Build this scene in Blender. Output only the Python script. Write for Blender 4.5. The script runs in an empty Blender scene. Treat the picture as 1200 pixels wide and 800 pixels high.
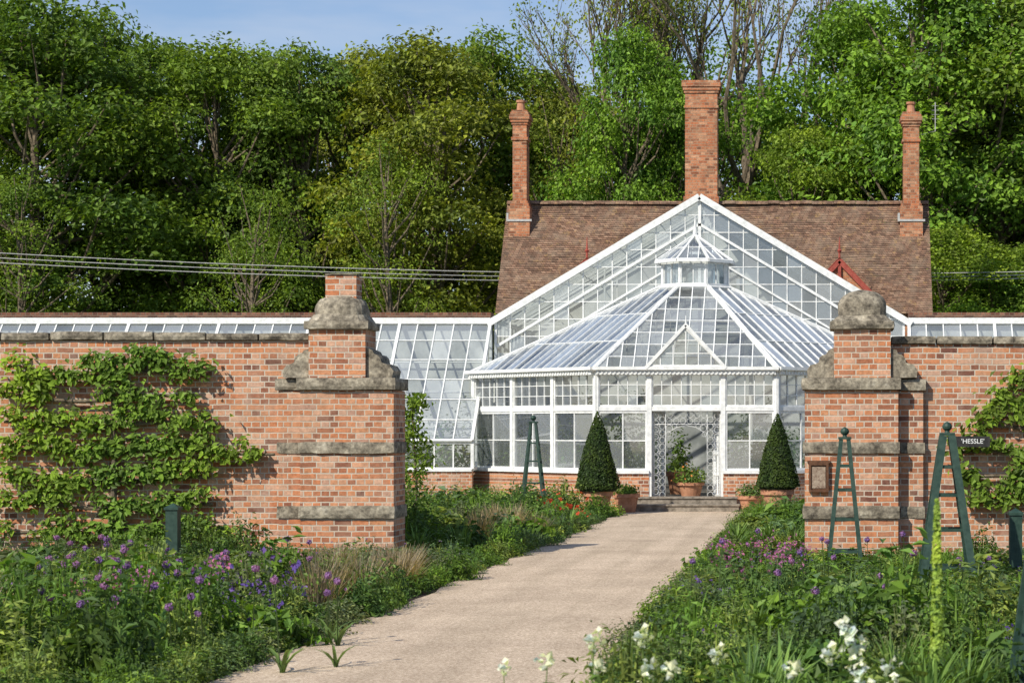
import bpy, math, random
import numpy as np
from mathutils import Vector, Matrix, noise as mnoise

random.seed(7)
R = np.random.default_rng(11)
scene = bpy.context.scene
COL = scene.collection
F = 2400.0
CAMZ = 1.75
def PX(px, d): return (px-965.0)*d/F
def PZ(py, d): return CAMZ+(502.0-py)*d/F

# ---------------------------------------------------------------- materials
def newmat(name):
    m = bpy.data.materials.new(name); m.use_nodes = True
    nt = m.node_tree; nt.nodes.clear()
    out = nt.nodes.new('ShaderNodeOutputMaterial')
    return m, nt, out
def N(nt, t, **kw):
    n = nt.nodes.new(t)
    for k, v in kw.items(): setattr(n, k, v)
    return n
def L(nt, a, b): nt.links.new(a, b)
def ramp(nt, fac, stops, interp='LINEAR'):
    r = N(nt, 'ShaderNodeValToRGB'); cr = r.color_ramp; cr.interpolation = interp
    while len(cr.elements) < len(stops): cr.elements.new(0.5)
    for e, (p, c) in zip(cr.elements, stops):
        e.position = p; e.color = (*c, 1)
    L(nt, fac, r.inputs[0]); return r
def mixc(nt, fac, a, b, mode='MIX'):
    m = N(nt, 'ShaderNodeMix', data_type='RGBA', blend_type=mode)
    if hasattr(fac, 'links'): L(nt, fac, m.inputs[0])
    else: m.inputs[0].default_value = fac
    for s, i in ((a, 6), (b, 7)):
        if hasattr(s, 'links'): L(nt, s, m.inputs[i])
        else: m.inputs[i].default_value = (*s, 1)
    return m.outputs[2]
def noisetex(nt, vec, scale, detail=4, rough=.6):
    n = N(nt, 'ShaderNodeTexNoise'); n.inputs['Scale'].default_value = scale
    n.inputs['Detail'].default_value = detail; n.inputs['Roughness'].default_value = rough
    if vec is not None: L(nt, vec, n.inputs['Vector'])
    return n.outputs[0]
def bump(nt, h, strength=.4, dist=.01):
    b = N(nt, 'ShaderNodeBump'); b.inputs['Strength'].default_value = strength
    b.inputs['Distance'].default_value = dist; L(nt, h, b.inputs['Height']); return b.outputs[0]
def principled(nt, out, col, rough=.8, nrm=None, metal=0, spec=.3):
    p = N(nt, 'ShaderNodeBsdfPrincipled')
    if hasattr(col, 'links'): L(nt, col, p.inputs['Base Color'])
    else: p.inputs['Base Color'].default_value = (*col, 1)
    p.inputs['Roughness'].default_value = rough; p.inputs['Metallic'].default_value = metal
    p.inputs['Specular IOR Level'].default_value = spec
    if nrm is not None: L(nt, nrm, p.inputs['Normal'])
    L(nt, p.outputs[0], out.inputs[0]); return p
def objco(nt): return N(nt, 'ShaderNodeTexCoord').outputs['Object']

def brick_mat(name, ramp_stops, mortar, bw, rh, ms, grime=(.12,.09,.06), grime_amt=.5, zscale=1.0, spots=None, b=.5, light=None, squash=.5, vary=(.6,1.25), lamt=.35, spotlo=.56):
    m, nt, out = newmat(name)
    co = objco(nt)
    sx = N(nt, 'ShaderNodeSeparateXYZ'); L(nt, co, sx.inputs[0])
    ad = N(nt, 'ShaderNodeMath', operation='ADD'); L(nt, sx.outputs[0], ad.inputs[0]); L(nt, sx.outputs[1], ad.inputs[1])
    mz = N(nt, 'ShaderNodeMath', operation='MULTIPLY'); L(nt, sx.outputs[2], mz.inputs[0]); mz.inputs[1].default_value = zscale
    cx = N(nt, 'ShaderNodeCombineXYZ'); L(nt, ad.outputs[0], cx.inputs[0]); L(nt, mz.outputs[0], cx.inputs[1])
    nz = N(nt, 'ShaderNodeTexNoise'); nz.inputs['Scale'].default_value = 5; L(nt, co, nz.inputs['Vector'])
    vm = N(nt, 'ShaderNodeVectorMath', operation='SCALE'); L(nt, nz.outputs['Color'], vm.inputs[0]); vm.inputs['Scale'].default_value = rh*.25
    va = N(nt, 'ShaderNodeVectorMath', operation='ADD'); L(nt, cx.outputs[0], va.inputs[0]); L(nt, vm.outputs[0], va.inputs[1])
    bt = N(nt, 'ShaderNodeTexBrick'); L(nt, va.outputs[0], bt.inputs['Vector'])
    bt.squash = squash; bt.squash_frequency = 2
    bt.inputs['Color1'].default_value = (0,0,0,1); bt.inputs['Color2'].default_value = (1,1,1,1)
    bt.inputs['Mortar'].default_value = (.5,.5,.5,1)
    bt.inputs['Scale'].default_value = 1; bt.inputs['Mortar Size'].default_value = ms
    bt.inputs['Mortar Smooth'].default_value = .3
    bt.inputs['Brick Width'].default_value = bw; bt.inputs['Row Height'].default_value = rh
    rc = ramp(nt, bt.outputs['Color'], ramp_stops)
    n1 = noisetex(nt, co, 25, 5, .7)
    r1 = ramp(nt, n1, [(.3,(vary[0],)*3),(.7,(vary[1],vary[1]*.97,vary[1]*.94))])
    c = mixc(nt, 1.0, rc.outputs[0], r1.outputs[0], 'MULTIPLY')
    n2 = noisetex(nt, co, 1.6, 6, .65)
    r2 = ramp(nt, n2, [(.47,(0,0,0)),(.72,(grime_amt,)*3)])
    mc = mixc(nt, n1, tuple(x*.6 for x in mortar), mortar)
    c = mixc(nt, bt.outputs['Fac'], c, mc)
    c = mixc(nt, r2.outputs[0], c, grime)
    if light:
        n4 = noisetex(nt, co, 2.7, 8, .7)
        r4 = ramp(nt, n4, [(.46,(0,0,0)),(.70,(lamt,)*3)])
        c = mixc(nt, r4.outputs[0], c, light)
    if spots:
        n3 = noisetex(nt, co, 6, 8, .8)
        r3 = ramp(nt, n3, [(spotlo,(0,0,0)),(spotlo+.08,(.7,.7,.7))])
        c = mixc(nt, r3.outputs[0], c, spots)
    inv = N(nt, 'ShaderNodeMath', operation='SUBTRACT'); inv.inputs[0].default_value = 1; L(nt, bt.outputs['Fac'], inv.inputs[1])
    h = N(nt, 'ShaderNodeMath', operation='MULTIPLY_ADD'); L(nt, n1, h.inputs[0]); h.inputs[1].default_value=.6; L(nt, inv.outputs[0], h.inputs[2])
    principled(nt, out, c, .9, bump(nt, h.outputs[0], b, .012), spec=.15)
    return m
BR = [(0,(.17,.075,.055)),(.12,(.32,.13,.075)),(.4,(.51,.195,.092)),(.7,(.57,.26,.13)),(.88,(.58,.35,.24)),(1,(.40,.23,.17))]
m_brick = brick_mat('weathered_brick', BR, (.66,.58,.47), .225, .074, .0085, grime=(.20,.13,.09), grime_amt=.42, light=(.55,.42,.32), lamt=.42, spots=(.60,.54,.46), spotlo=.63)
m_brickp = brick_mat('pier_brick', BR, (.64,.56,.45), .225, .074, .0085, grime=(.22,.14,.09), grime_amt=.35, light=(.58,.38,.26), lamt=.4, spots=(.60,.52,.44), spotlo=.65)
m_brickh = brick_mat('chimney_brick', [(0,(.18,.07,.04)),(.3,(.42,.14,.065)),(.7,(.52,.20,.095)),(1,(.58,.32,.19))], (.44,.32,.22), .225, .076, .007, grime=(.14,.08,.05), grime_amt=.7, light=(.48,.30,.18), lamt=.5, spots=(.5,.38,.25), spotlo=.60)
m_tile = brick_mat('roof_tile', [(0,(.13,.078,.055)),(.4,(.21,.122,.082)),(.75,(.275,.16,.108)),(1,(.34,.22,.15))], (.07,.048,.037), .13, .075, .006, grime=(.13,.10,.075), grime_amt=.6, zscale=1.25, spots=(.42,.27,.11), b=.5, squash=1, light=(.28,.21,.15), lamt=.65, spotlo=.56)
m_cop = brick_mat('old_coping_brick', [(0,(.10,.045,.035)),(.5,(.20,.09,.06)),(1,(.28,.15,.10))], (.2,.16,.12), .225, .076, .008, grime_amt=.6)

def simple(name, c1, c2, scale=6, rough=.8, bs=.3, bd=.01, metal=0, spec=.3, detail=6, lo=.35, hi=.65):
    m, nt, out = newmat(name); co = objco(nt)
    n = noisetex(nt, co, scale, detail, .65)
    r = ramp(nt, n, [(lo, c1), (hi, c2)])
    principled(nt, out, r.outputs[0], rough, bump(nt, n, bs, bd), metal, spec); return m
m_stone, nt, out = newmat('lichened_stone'); co = objco(nt)
n1 = noisetex(nt, co, 5, 8, .75); n2 = noisetex(nt, co, 17, 6, .7)
r1 = ramp(nt, n1, [(.34,(.075,.065,.052)),(.47,(.23,.20,.155)),(.58,(.38,.335,.26)),(.70,(.54,.49,.40))])
r2 = ramp(nt, n2, [(.35,(.5,.5,.5)),(.65,(1.25,1.24,1.2))])
principled(nt, out, mixc(nt, 1, r1.outputs[0], r2.outputs[0], 'MULTIPLY'), .95, bump(nt, n2, .5, .02), spec=.1)
m_white = simple('white_paint', (.62,.63,.62), (.85,.85,.82), 9, .5, .1, .003)
m_wash = simple('whitewash_wall', (.34,.36,.35), (.70,.71,.69), 1.2, .9, .2)
m_green = simple('green_painted_wood', (.014,.038,.028), (.035,.07,.052), 14, .55, .2, .004)
m_terra = simple('terracotta', (.34,.15,.08), (.52,.27,.16), 9, .85)
m_bark = simple('bark', (.055,.043,.028), (.24,.19,.13), 8, .95, .8, .03)
m_soil = simple('soil', (.03,.02,.013), (.09,.06,.04), 7, .98, .8, .04)
m_grass = simple('ground_grass', (.03,.06,.012), (.09,.12,.03), 3, .95, .6, .04)
m_metal = simple('dark_metal', (.02,.02,.02), (.06,.055,.05), 20, .5, .1, .002, .3)
m_bronze = simple('brown_frame_wood', (.07,.03,.015), (.15,.07,.035), 20, .6)
m_paper = simple('notice_paper', (.16,.10,.07), (.40,.32,.24), 30, .7, 0)
m_pipe = simple('flashing_lead', (.32,.32,.31), (.50,.49,.46), 10, .6)
m_red = simple('red_painted_wood', (.26,.045,.03), (.38,.09,.06), 9, .6)
m_concrete = simple('step_stone', (.13,.11,.085), (.36,.31,.25), 9, .95, .5, .012)
m_letter = simple('white_letters', (.75,.75,.72), (.8,.8,.78), 5, .6, 0)
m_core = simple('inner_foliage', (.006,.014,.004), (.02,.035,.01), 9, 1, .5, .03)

m_gravel, nt, out = newmat('gravel'); co = objco(nt)
vor = N(nt, 'ShaderNodeTexVoronoi'); vor.inputs['Scale'].default_value = 75; L(nt, co, vor.inputs['Vector'])
vs = N(nt, 'ShaderNodeSeparateColor'); L(nt, vor.outputs['Color'], vs.inputs[0])
r1 = ramp(nt, vs.outputs[0], [(0,(.36,.275,.20)),(.5,(.54,.43,.32)),(1,(.74,.62,.48))])
n1 = noisetex(nt, co, .9, 6, .6)
r2 = ramp(nt, n1, [(.35,(.87,.85,.83)),(.65,(1.07,1.06,1.04))])
c = mixc(nt, 1, r1.outputs[0], r2.outputs[0], 'MULTIPLY')
mp = N(nt, 'ShaderNodeMapping'); mp.inputs['Scale'].default_value = (3, .12, 1); L(nt, co, mp.inputs[0])
n3 = noisetex(nt, mp.outputs[0], 1.2, 3, .5)
r3 = ramp(nt, n3, [(.35,(.90,.89,.87)),(.65,(1.06,1.05,1.04))])
c = mixc(nt, 1, c, r3.outputs[0], 'MULTIPLY')
principled(nt, out, c, .95, bump(nt, vor.outputs['Distance'], .35, .010), spec=.15)

def leafmat(name, trans=.35, nscale=.5, lo=.45, hi=1.5, fixed=None):
    m, nt, out = newmat(name); co = objco(nt)
    if fixed:
        oc = N(nt, 'ShaderNodeRGB'); oc.outputs[0].default_value = (*fixed, 1); col = oc.outputs[0]
    else:
        col = N(nt, 'ShaderNodeObjectInfo').outputs['Color']
    g = N(nt, 'ShaderNodeNewGeometry')
    r1 = ramp(nt, g.outputs['Random Per Island'], [(0,(lo,)*3),(.6,(1,1,.95)),(1,(hi,hi,hi*.8))])
    c = mixc(nt, 1, col, r1.outputs[0], 'MULTIPLY')
    n = noisetex(nt, co, nscale, 3, .5)
    r2 = ramp(nt, n, [(.35,(.70,.80,.90)),(.65,(1.16,1.12,.82))])
    c = mixc(nt, 1, c, r2.outputs[0], 'MULTIPLY')
    p = N(nt, 'ShaderNodeBsdfPrincipled'); L(nt, c, p.inputs['Base Color'])
    p.inputs['Roughness'].default_value = .5; p.inputs['Specular IOR Level'].default_value = .22
    t = N(nt, 'ShaderNodeBsdfTranslucent'); L(nt, mixc(nt, 1, c, (1.3,1.3,.5), 'MULTIPLY'), t.inputs[0])
    mx = N(nt, 'ShaderNodeMixShader'); mx.inputs[0].default_value = trans
    L(nt, p.outputs[0], mx.inputs[1]); L(nt, t.outputs[0], mx.inputs[2]); L(nt, mx.outputs[0], out.inputs[0])
    return m
m_leaf = leafmat('tree_leaf', .36)
m_pleaf = leafmat('plant_leaf', .3, 3)
def petal(name, c): return leafmat(name, .3, 8, .7, 1.2, c)
m_purple = petal('purple_petal', (.38,.19,.52)); m_mag = petal('magenta_petal', (.50,.17,.44))
m_whitep = petal('white_petal', (.9,.9,.9)); m_redp = petal('red_petal', (.65,.09,.04))
m_yel = petal('yellow_green_petal', (.40,.52,.10)); m_violet = petal('violet_petal', (.19,.11,.46))
m_orange = petal('orange_petal', (.7,.25,.08))

def glassmat(name, haze_refl, hcol, gl=.12):
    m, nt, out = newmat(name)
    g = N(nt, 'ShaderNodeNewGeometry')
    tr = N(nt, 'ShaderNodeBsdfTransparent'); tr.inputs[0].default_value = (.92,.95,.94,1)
    df = N(nt, 'ShaderNodeBsdfDiffuse'); df.inputs[0].default_value = (*hcol,1)  # diffuse share
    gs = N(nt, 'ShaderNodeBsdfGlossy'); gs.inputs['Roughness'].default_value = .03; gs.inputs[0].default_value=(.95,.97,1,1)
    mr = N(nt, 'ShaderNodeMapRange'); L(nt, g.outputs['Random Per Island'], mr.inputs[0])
    mr.inputs[3].default_value = haze_refl*.2; mr.inputs[4].default_value = min(1,haze_refl*1.9)
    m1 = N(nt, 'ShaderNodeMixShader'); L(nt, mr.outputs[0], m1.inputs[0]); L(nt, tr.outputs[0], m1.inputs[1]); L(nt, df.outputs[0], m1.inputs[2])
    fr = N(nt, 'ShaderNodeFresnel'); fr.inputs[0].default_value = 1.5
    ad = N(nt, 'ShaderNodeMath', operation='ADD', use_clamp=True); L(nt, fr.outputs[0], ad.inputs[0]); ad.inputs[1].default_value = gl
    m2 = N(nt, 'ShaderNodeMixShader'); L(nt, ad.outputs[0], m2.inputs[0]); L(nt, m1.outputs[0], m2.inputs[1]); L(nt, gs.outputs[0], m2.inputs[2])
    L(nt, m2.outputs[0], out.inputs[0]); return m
m_glass = glassmat('window_glass', .13, (.66,.70,.72), .12)  # pale diffuse tint also imitates white reflections on the panes
m_glassr = glassmat('roof_glass', .36, (.44,.51,.60), .16)  # blue-grey diffuse colour paints the sky's reflection onto the roof panes
m_glassg = glassmat('gable_glass', .19, (.66,.70,.73), .10)

# ---------------------------------------------------------------- mesh builder
class MB:
    def __init__(s): s.V=[]; s.F=[]; s.M=[]; s.n=0
    def add(s, V, Fc, mat=0):
        V = np.asarray(V, float); s.V.append(V)
        for f in Fc: s.F.append([i+s.n for i in f])
        s.M += [mat]*len(Fc); s.n += len(V)
    def box(s, x0,x1,y0,y1,z0,z1, mat=0):
        V=[(x0,y0,z0),(x1,y0,z0),(x1,y1,z0),(x0,y1,z0),(x0,y0,z1),(x1,y0,z1),(x1,y1,z1),(x0,y1,z1)]
        s.add(V, [(0,3,2,1),(4,5,6,7),(0,1,5,4),(1,2,6,5),(2,3,7,6),(3,0,4,7)], mat)
    def bar(s, p, q, w, t, nrm, mat=0):
        p=Vector(p); q=Vector(q); n=Vector(nrm).normalized(); d=(q-p)
        if d.length<1e-4: return
        sd=d.cross(n).normalized()*(w/2); nn=n*(t/2)
        V=[p-sd-nn,p+sd-nn,p+sd+nn,p-sd+nn,q-sd-nn,q+sd-nn,q+sd+nn,q-sd+nn]
        s.add([tuple(v) for v in V],[(0,1,2,3),(7,6,5,4),(0,4,5,1),(1,5,6,2),(2,6,7,3),(3,7,4,0)],mat)
    def tube(s, pts, rad, n=6, mat=0, closed=False):
        pts=[Vector(p) for p in pts]; k=len(pts)
        if not hasattr(rad,'__len__'): rad=[rad]*k
        V=[]
        for i in range(k):
            if closed: d=pts[(i+1)%k]-pts[i-1]
            else: d=pts[min(i+1,k-1)]-pts[max(i-1,0)]
            d.normalize(); up=Vector((0,0,1)) if abs(d.z)<.9 else Vector((1,0,0))
            if closed: up=Vector((0,1,0)) if abs(d.y)<.9 else Vector((1,0,0))
            a=d.cross(up).normalized(); b=d.cross(a)
            for j in range(n):
                an=2*math.pi*j/n; V.append(tuple(pts[i]+a*math.cos(an)*rad[i]+b*math.sin(an)*rad[i]))
        Fc=[]
        for i in range(k if closed else k-1):
            i2=(i+1)%k
            for j in range(n): Fc.append((i*n+j,i*n+(j+1)%n,i2*n+(j+1)%n,i2*n+j))
        if not closed: Fc.append(tuple(range(n-1,-1,-1))); Fc.append(tuple((k-1)*n+j for j in range(n)))
        s.add(V,Fc,mat)
    def lathe(s, prof, cx,cy, n=20, mat=0):
        V=[];Fc=[]
        for r,z in prof:
            for j in range(n): a=2*math.pi*j/n; V.append((cx+r*math.cos(a),cy+r*math.sin(a),z))
        for i in range(len(prof)-1):
            for j in range(n): Fc.append((i*n+j,i*n+(j+1)%n,(i+1)*n+(j+1)%n,(i+1)*n+j))
        Fc.append(tuple(range(n-1,-1,-1))); Fc.append(tuple((len(prof)-1)*n+j for j in range(n)))
        s.add(V,Fc,mat)
    def leaves(s, C, Nn, size, asp=.6, mat=0, droop=0):
        C=np.asarray(C,float); n=len(C); Nn=np.asarray(Nn,float)
        Nn=Nn/np.maximum(np.linalg.norm(Nn,axis=1,keepdims=True),1e-6)
        rv=R.normal(size=(n,3))
        if droop: rv[:,2]+= droop
        T=rv-(rv*Nn).sum(1,keepdims=True)*Nn; T/=np.maximum(np.linalg.norm(T,axis=1,keepdims=True),1e-6)
        B=np.cross(Nn,T); sz=(size*R.uniform(.6,1.35,(n,1)))
        f=Nn*sz*.22
        V=np.empty((n,4,3)); V[:,0]=C-T*sz; V[:,1]=C+B*sz*asp+f; V[:,2]=C+T*sz-f*.8; V[:,3]=C-B*sz*asp+f
        s.V.append(V.reshape(-1,3)); s.F += (s.n+np.arange(n)[:,None]*4+np.arange(4)[None,:]).tolist(); s.M += [mat]*n; s.n += 4*n
    def blade(s, base, az, length, lean, w, mat=0, seg=4, curl=1.0):
        dx,dy=math.cos(az),math.sin(az); sx,sy=-dy,dx; V=[];Fc=[]
        x,y,z=base; ang=lean*.3
        for i in range(seg+1):
            t=i/seg; ww=w*(1-t**1.8)*.5+.001
            V.append((x-sx*ww,y-sy*ww,z)); V.append((x+sx*ww,y+sy*ww,z))
            st=length/seg; x+=dx*st*math.sin(ang); y+=dy*st*math.sin(ang); z+=st*math.cos(ang); ang+=lean*curl/seg
        for i in range(seg): Fc.append((2*i,2*i+1,2*i+3,2*i+2))
        s.add(V,Fc,mat)
    def mesh(s, name, mats, smooth=False):
        me=bpy.data.meshes.new(name)
        V=np.concatenate(s.V) if s.V else np.zeros((0,3))
        me.from_pydata(V.tolist(),[],s.F)
        for m in mats: me.materials.append(m)
        me.polygons.foreach_set('material_index', s.M)
        if smooth: me.polygons.foreach_set('use_smooth',[True]*len(s.F))
        me.update(); return me

def link(o): COL.objects.link(o); return o
def top(o, label, cat, group=None):
    o['label']=label; o['category']=cat
    if group: o['group']=group
    return o
def meshobj(name, mb, mats, smooth=False, parent=None):
    o=bpy.data.objects.new(name, mb.mesh(name,mats,smooth)); link(o)
    if parent is not None:
        o.parent=parent; o.matrix_parent_inverse=Matrix.Translation(-parent.location)
    return o
def empty(name, loc, label, cat, group=None):
    e=bpy.data.objects.new(name,None); e.location=loc; e.empty_display_size=.3; link(e)
    return top(e,label,cat,group)
def structure(name, mb, mats, smooth=False):
    o=meshobj(name,mb,mats,smooth); o['kind']='structure'; return o

# ---------------------------------------------------------------- world, sun, camera
EL=math.radians(39); AZ=math.radians(216)
w=bpy.data.worlds.new("World"); scene.world=w; w.use_nodes=True; nt=w.node_tree; nt.nodes.clear()
wo=N(nt,'ShaderNodeOutputWorld'); bg=N(nt,'ShaderNodeBackground'); sky=N(nt,'ShaderNodeTexSky')
sky.sky_type='NISHITA'; sky.sun_disc=False; sky.sun_elevation=EL; sky.sun_rotation=AZ
sky.air_density=1.2; sky.dust_density=.4; sky.ozone_density=3.0
tc=N(nt,'ShaderNodeTexCoord'); mp=N(nt,'ShaderNodeMapping'); mp.inputs['Scale'].default_value=(1,1,4.5); L(nt,tc.outputs['Generated'],mp.inputs[0])
mp.inputs['Location'].default_value=(.35,0,.2)
cn=noisetex(nt,mp.outputs[0],2.3,6,.55); cr=ramp(nt,cn,[(.48,(.02,.02,.02)),(.68,(.7,.7,.7))])
sk=mixc(nt,1,sky.outputs[0],(.94,.96,1.10),'MULTIPLY')
cc=mixc(nt,cr.outputs[0],sk,(6.2,6.4,7.0))
L(nt,cc,bg.inputs[0]); bg.inputs[1].default_value=.115; L(nt,bg.outputs[0],wo.inputs[0])
sd=bpy.data.lights.new('sun','SUN'); sd.energy=5.0; sd.angle=math.radians(.5); sd.color=(1,.94,.82)
so=bpy.data.objects.new('sun',sd); link(so)
sv=Vector((math.sin(AZ)*math.cos(EL), math.cos(AZ)*math.cos(EL), math.sin(EL)))
so.rotation_euler=sv.to_track_quat('Z','Y').to_euler(); so.location=sv*50
cd=bpy.data.cameras.new('camera'); cam=bpy.data.objects.new('camera',cd); link(cam)
cam.location=(0,0,CAMZ); cam.rotation_euler=(math.radians(90),0,0)
cd.lens=72; cd.sensor_width=36; cd.shift_x=-365/1200; cd.shift_y=102/1200; cd.clip_end=2000
cd.dof.use_dof=True; cd.dof.focus_distance=32; cd.dof.aperture_fstop=5.6
scene.camera=cam
scene.view_settings.view_transform='Standard'; scene.view_settings.look='None'; scene.view_settings.exposure=0

# ---------------------------------------------------------------- ground
mb=MB(); mb.box(-400,400,-100,900,-.5,0); structure('ground',mb,[m_grass])
PL,PR=-4.12,-1.62
def pr_at(y): return PR+(max(0,16-y)*.055 if y<16 else 0)
mb=MB(); ys=np.arange(-2,42.01,.4); V=[];Fc=[]
for i,y in enumerate(ys):
    V+= [(PL+random.uniform(-.05,.05),y,.034),(pr_at(y)+random.uniform(-.05,.05),y,.034)]
    if i: Fc.append((2*i-2,2*i-1,2*i+1,2*i))
V=[(x,min(y,41.6),z) for x,y,z in V]
mb.add(V,Fc); structure('path',mb,[m_gravel])
mb=MB(); mb.add([(-14,41.6,.030),(9,41.6,.030),(9,43.2,.030),(-14,43.2,.030)],[(0,1,2,3)]); structure('gravel_terrace',mb,[m_gravel])
beds=[(-14,PL-.0,6,26.35),(PR+.0,9,6,26.35),(-9.5,PL-.0,27.2,41.2),(PR+.0,5,27.2,41.2)]
for b in beds:
    mb=MB(); mb.box(b[0],b[1],b[2],b[3],-.1,.026); structure('flower_bed_soil',mb,[m_soil])

# ---------------------------------------------------------------- boundary wall and piers
WY=26.6
def roughbox(mb,x0,x1,y0,y1,z0,z1,mat=0,amp=.005,seg=.09,chip=.028):
    nx=max(2,int((x1-x0)/seg));ny=max(2,int((y1-y0)/seg));nz=max(2,int((z1-z0)/(seg*.6)))
    idx={};V=[];Fc=[]
    def vid(i,j,k):
        if (i,j,k) in idx: return idx[(i,j,k)]
        p=Vector((x0+(x1-x0)*i/nx,y0+(y1-y0)*j/ny,z0+(z1-z0)*k/nz))
        e=(i in(0,nx))+(j in(0,ny))+(k in(0,nz))
        q=p+mnoise.noise_vector(p*7)*amp+mnoise.noise_vector(p*2.1)*amp
        if e>=2:
            dlt=Vector((-.5 if i==nx else .5 if i==0 else 0,-.5 if j==ny else .5 if j==0 else 0,-.5 if k==nz else .5 if k==0 else 0))
            q+=dlt*(.018+chip*max(0,mnoise.noise(p*5)))
        idx[(i,j,k)]=len(V);V.append(tuple(q));return idx[(i,j,k)]
    for i in range(nx):
        for j in range(ny):
            Fc.append((vid(i,j,0),vid(i,j+1,0),vid(i+1,j+1,0),vid(i+1,j,0)));Fc.append((vid(i,j,nz),vid(i+1,j,nz),vid(i+1,j+1,nz),vid(i,j+1,nz)))
    for i in range(nx):
        for k in range(nz):
            Fc.append((vid(i,0,k),vid(i+1,0,k),vid(i+1,0,k+1),vid(i,0,k+1)));Fc.append((vid(i,ny,k),vid(i,ny,k+1),vid(i+1,ny,k+1),vid(i+1,ny,k)))
    for j in range(ny):
        for k in range(nz):
            Fc.append((vid(0,j,k),vid(0,j,k+1),vid(0,j+1,k+1),vid(0,j+1,k)));Fc.append((vid(nx,j,k),vid(nx,j+1,k),vid(nx,j+1,k+1),vid(nx,j,k+1)))
    mb.add(V,Fc,mat)
def wall(x0,x1,h,lab):
    e=empty('garden_wall',((x0+x1)/2,WY,0),lab,'wall')
    mb=MB(); mb.box(x0,x1,WY,WY+.36,0,h-.11); meshobj('brickwork',mb,[m_brick],parent=e)
    mb=MB(); x=x0
    while x<x1-.02:
        l=min(random.uniform(.55,.8),x1-x); dz=random.uniform(-.012,.012); roughbox(mb,x+.003,x+l-.003,WY-.06,WY+.42,h-.11,h+dz,amp=.005); x+=l
    meshobj('coping',mb,[m_stone],parent=e)
wall(-18,-6.635,3.0,'long weathered red brick garden wall with dark stone coping')
wall(.875,12,2.95,'red brick garden wall with stone coping beside gate pier')
def pier(cx, sgn, ball):
    e=empty('gate_pier',(cx,WY-.05,0), 'brick gate pier with stone bands and rounded weathered stone cap' if ball else 'brick gate pier with stone bands and brick stub on its cap','gate pier','gate piers')
    y0=WY-.30; y1=WY+.42
    mb=MB()
    jx=cx+sgn*.46
    mx0,mx1=(min(jx,cx-sgn*.74),max(jx,cx-sgn*.74)); wx0,wx1=(min(jx,cx+sgn*.79),max(jx,cx+sgn*.79))
    mb.box(mx0,mx1,y0,y1,0,2.24); mb.box(wx0,wx1,y0+.20,y1-.05,0,2.235)
    mb.box(cx-.365,cx+.365,y0+.05,y1-.05,2.40,3.03)
    if not ball: mb.box(cx-.185,cx+.215,y0+.2,y1-.2,3.36,3.72)
    meshobj('brickwork',mb,[m_brickp],parent=e)
    for z0,z1,ov in ((2.24,2.405,.045),(1.425,1.585,.03),(.59,.765,.03)):
        mb=MB(); roughbox(mb,mx0-ov,mx1+ov*.9,y0-ov-.02,y1+ov,z0,z1)
        roughbox(mb,wx0-(ov if sgn<0 else -.03),wx1+(ov if sgn>0 else -.03),y0+.20-ov,y1-.02,z0-.004,z1-.006)
        meshobj('stone_band',mb,[m_stone],parent=e)
    for s in (-1,1):
        mb=MB(); prof=[(.37,2.405),(.70,2.405),(.71,2.50),(.66,2.57),(.60,2.585),(.565,2.60),(.55,2.66),(.51,2.70),(.46,2.715),(.44,2.76),(.37,2.79)]
        ya,yb=y0+.1,y1-.1; k=len(prof); V=[]
        ny=8
        for j in range(ny+1):
            y=ya+(yb-ya)*j/ny
            for i,p in enumerate(prof):
                q=Vector((cx+s*p[0],y,p[1]))
                if i>0: q+=mnoise.noise_vector(q*9)*.014
                V.append(tuple(q))
        Fc=[tuple(range(k)),tuple(range((ny+1)*k-1,ny*k-1,-1))]
        for j in range(ny): Fc+=[(j*k+i,j*k+(i+1)%k,(j+1)*k+(i+1)%k,(j+1)*k+i) for i in range(k)]
        mb.add(V,Fc); meshobj('stone_scroll',mb,[m_stone],parent=e)
    mb=MB(); roughbox(mb,cx-.42,cx+.42,y0-.02,y1+.02,3.02,3.14)
    def frus(h0,h1,z0,z1,steps=6,dome=False,ex=5):
        yc=(y0+y1)/2; V=[];Fc=[];n=28
        for i in range(steps+1):
            t=i/steps
            hh=h0+(h1-h0)*(t if not dome else 1-math.sqrt(max(0,1-t*t)))
            z=z0+(z1-z0)*t
            for j in range(n):
                an=2*math.pi*j/n; c,s_=math.cos(an),math.sin(an); k=(abs(c)**ex+abs(s_)**ex)**(-1/ex)
                p=Vector((cx+c*k*hh,yc+s_*k*hh*.86,z)); p+=mnoise.noise_vector(p*5)*.022; V.append(tuple(p))
        for i in range(steps):
            for j in range(n): Fc.append((i*n+j,i*n+(j+1)%n,(i+1)*n+(j+1)%n,(i+1)*n+j))
        Fc.append(tuple(steps*n+j for j in range(n))); mb.add(V,Fc)
    if ball:
        frus(.40,.30,3.13,3.22,2); frus(.31,.31,3.22,3.33,3,False,4); frus(.31,.04,3.33,3.55,9,True,3)
    else:
        frus(.40,.34,3.13,3.22,2); frus(.34,.20,3.22,3.46,6,True,3)
        roughbox(mb,cx-.20,cx+.23,y0+.19,y1-.19,3.72,3.76,amp=.004)
    meshobj('stone_cap',mb,[m_stone],parent=e,smooth=False)
pier(-6.26,-1,False); pier(.50,1,True)

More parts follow.
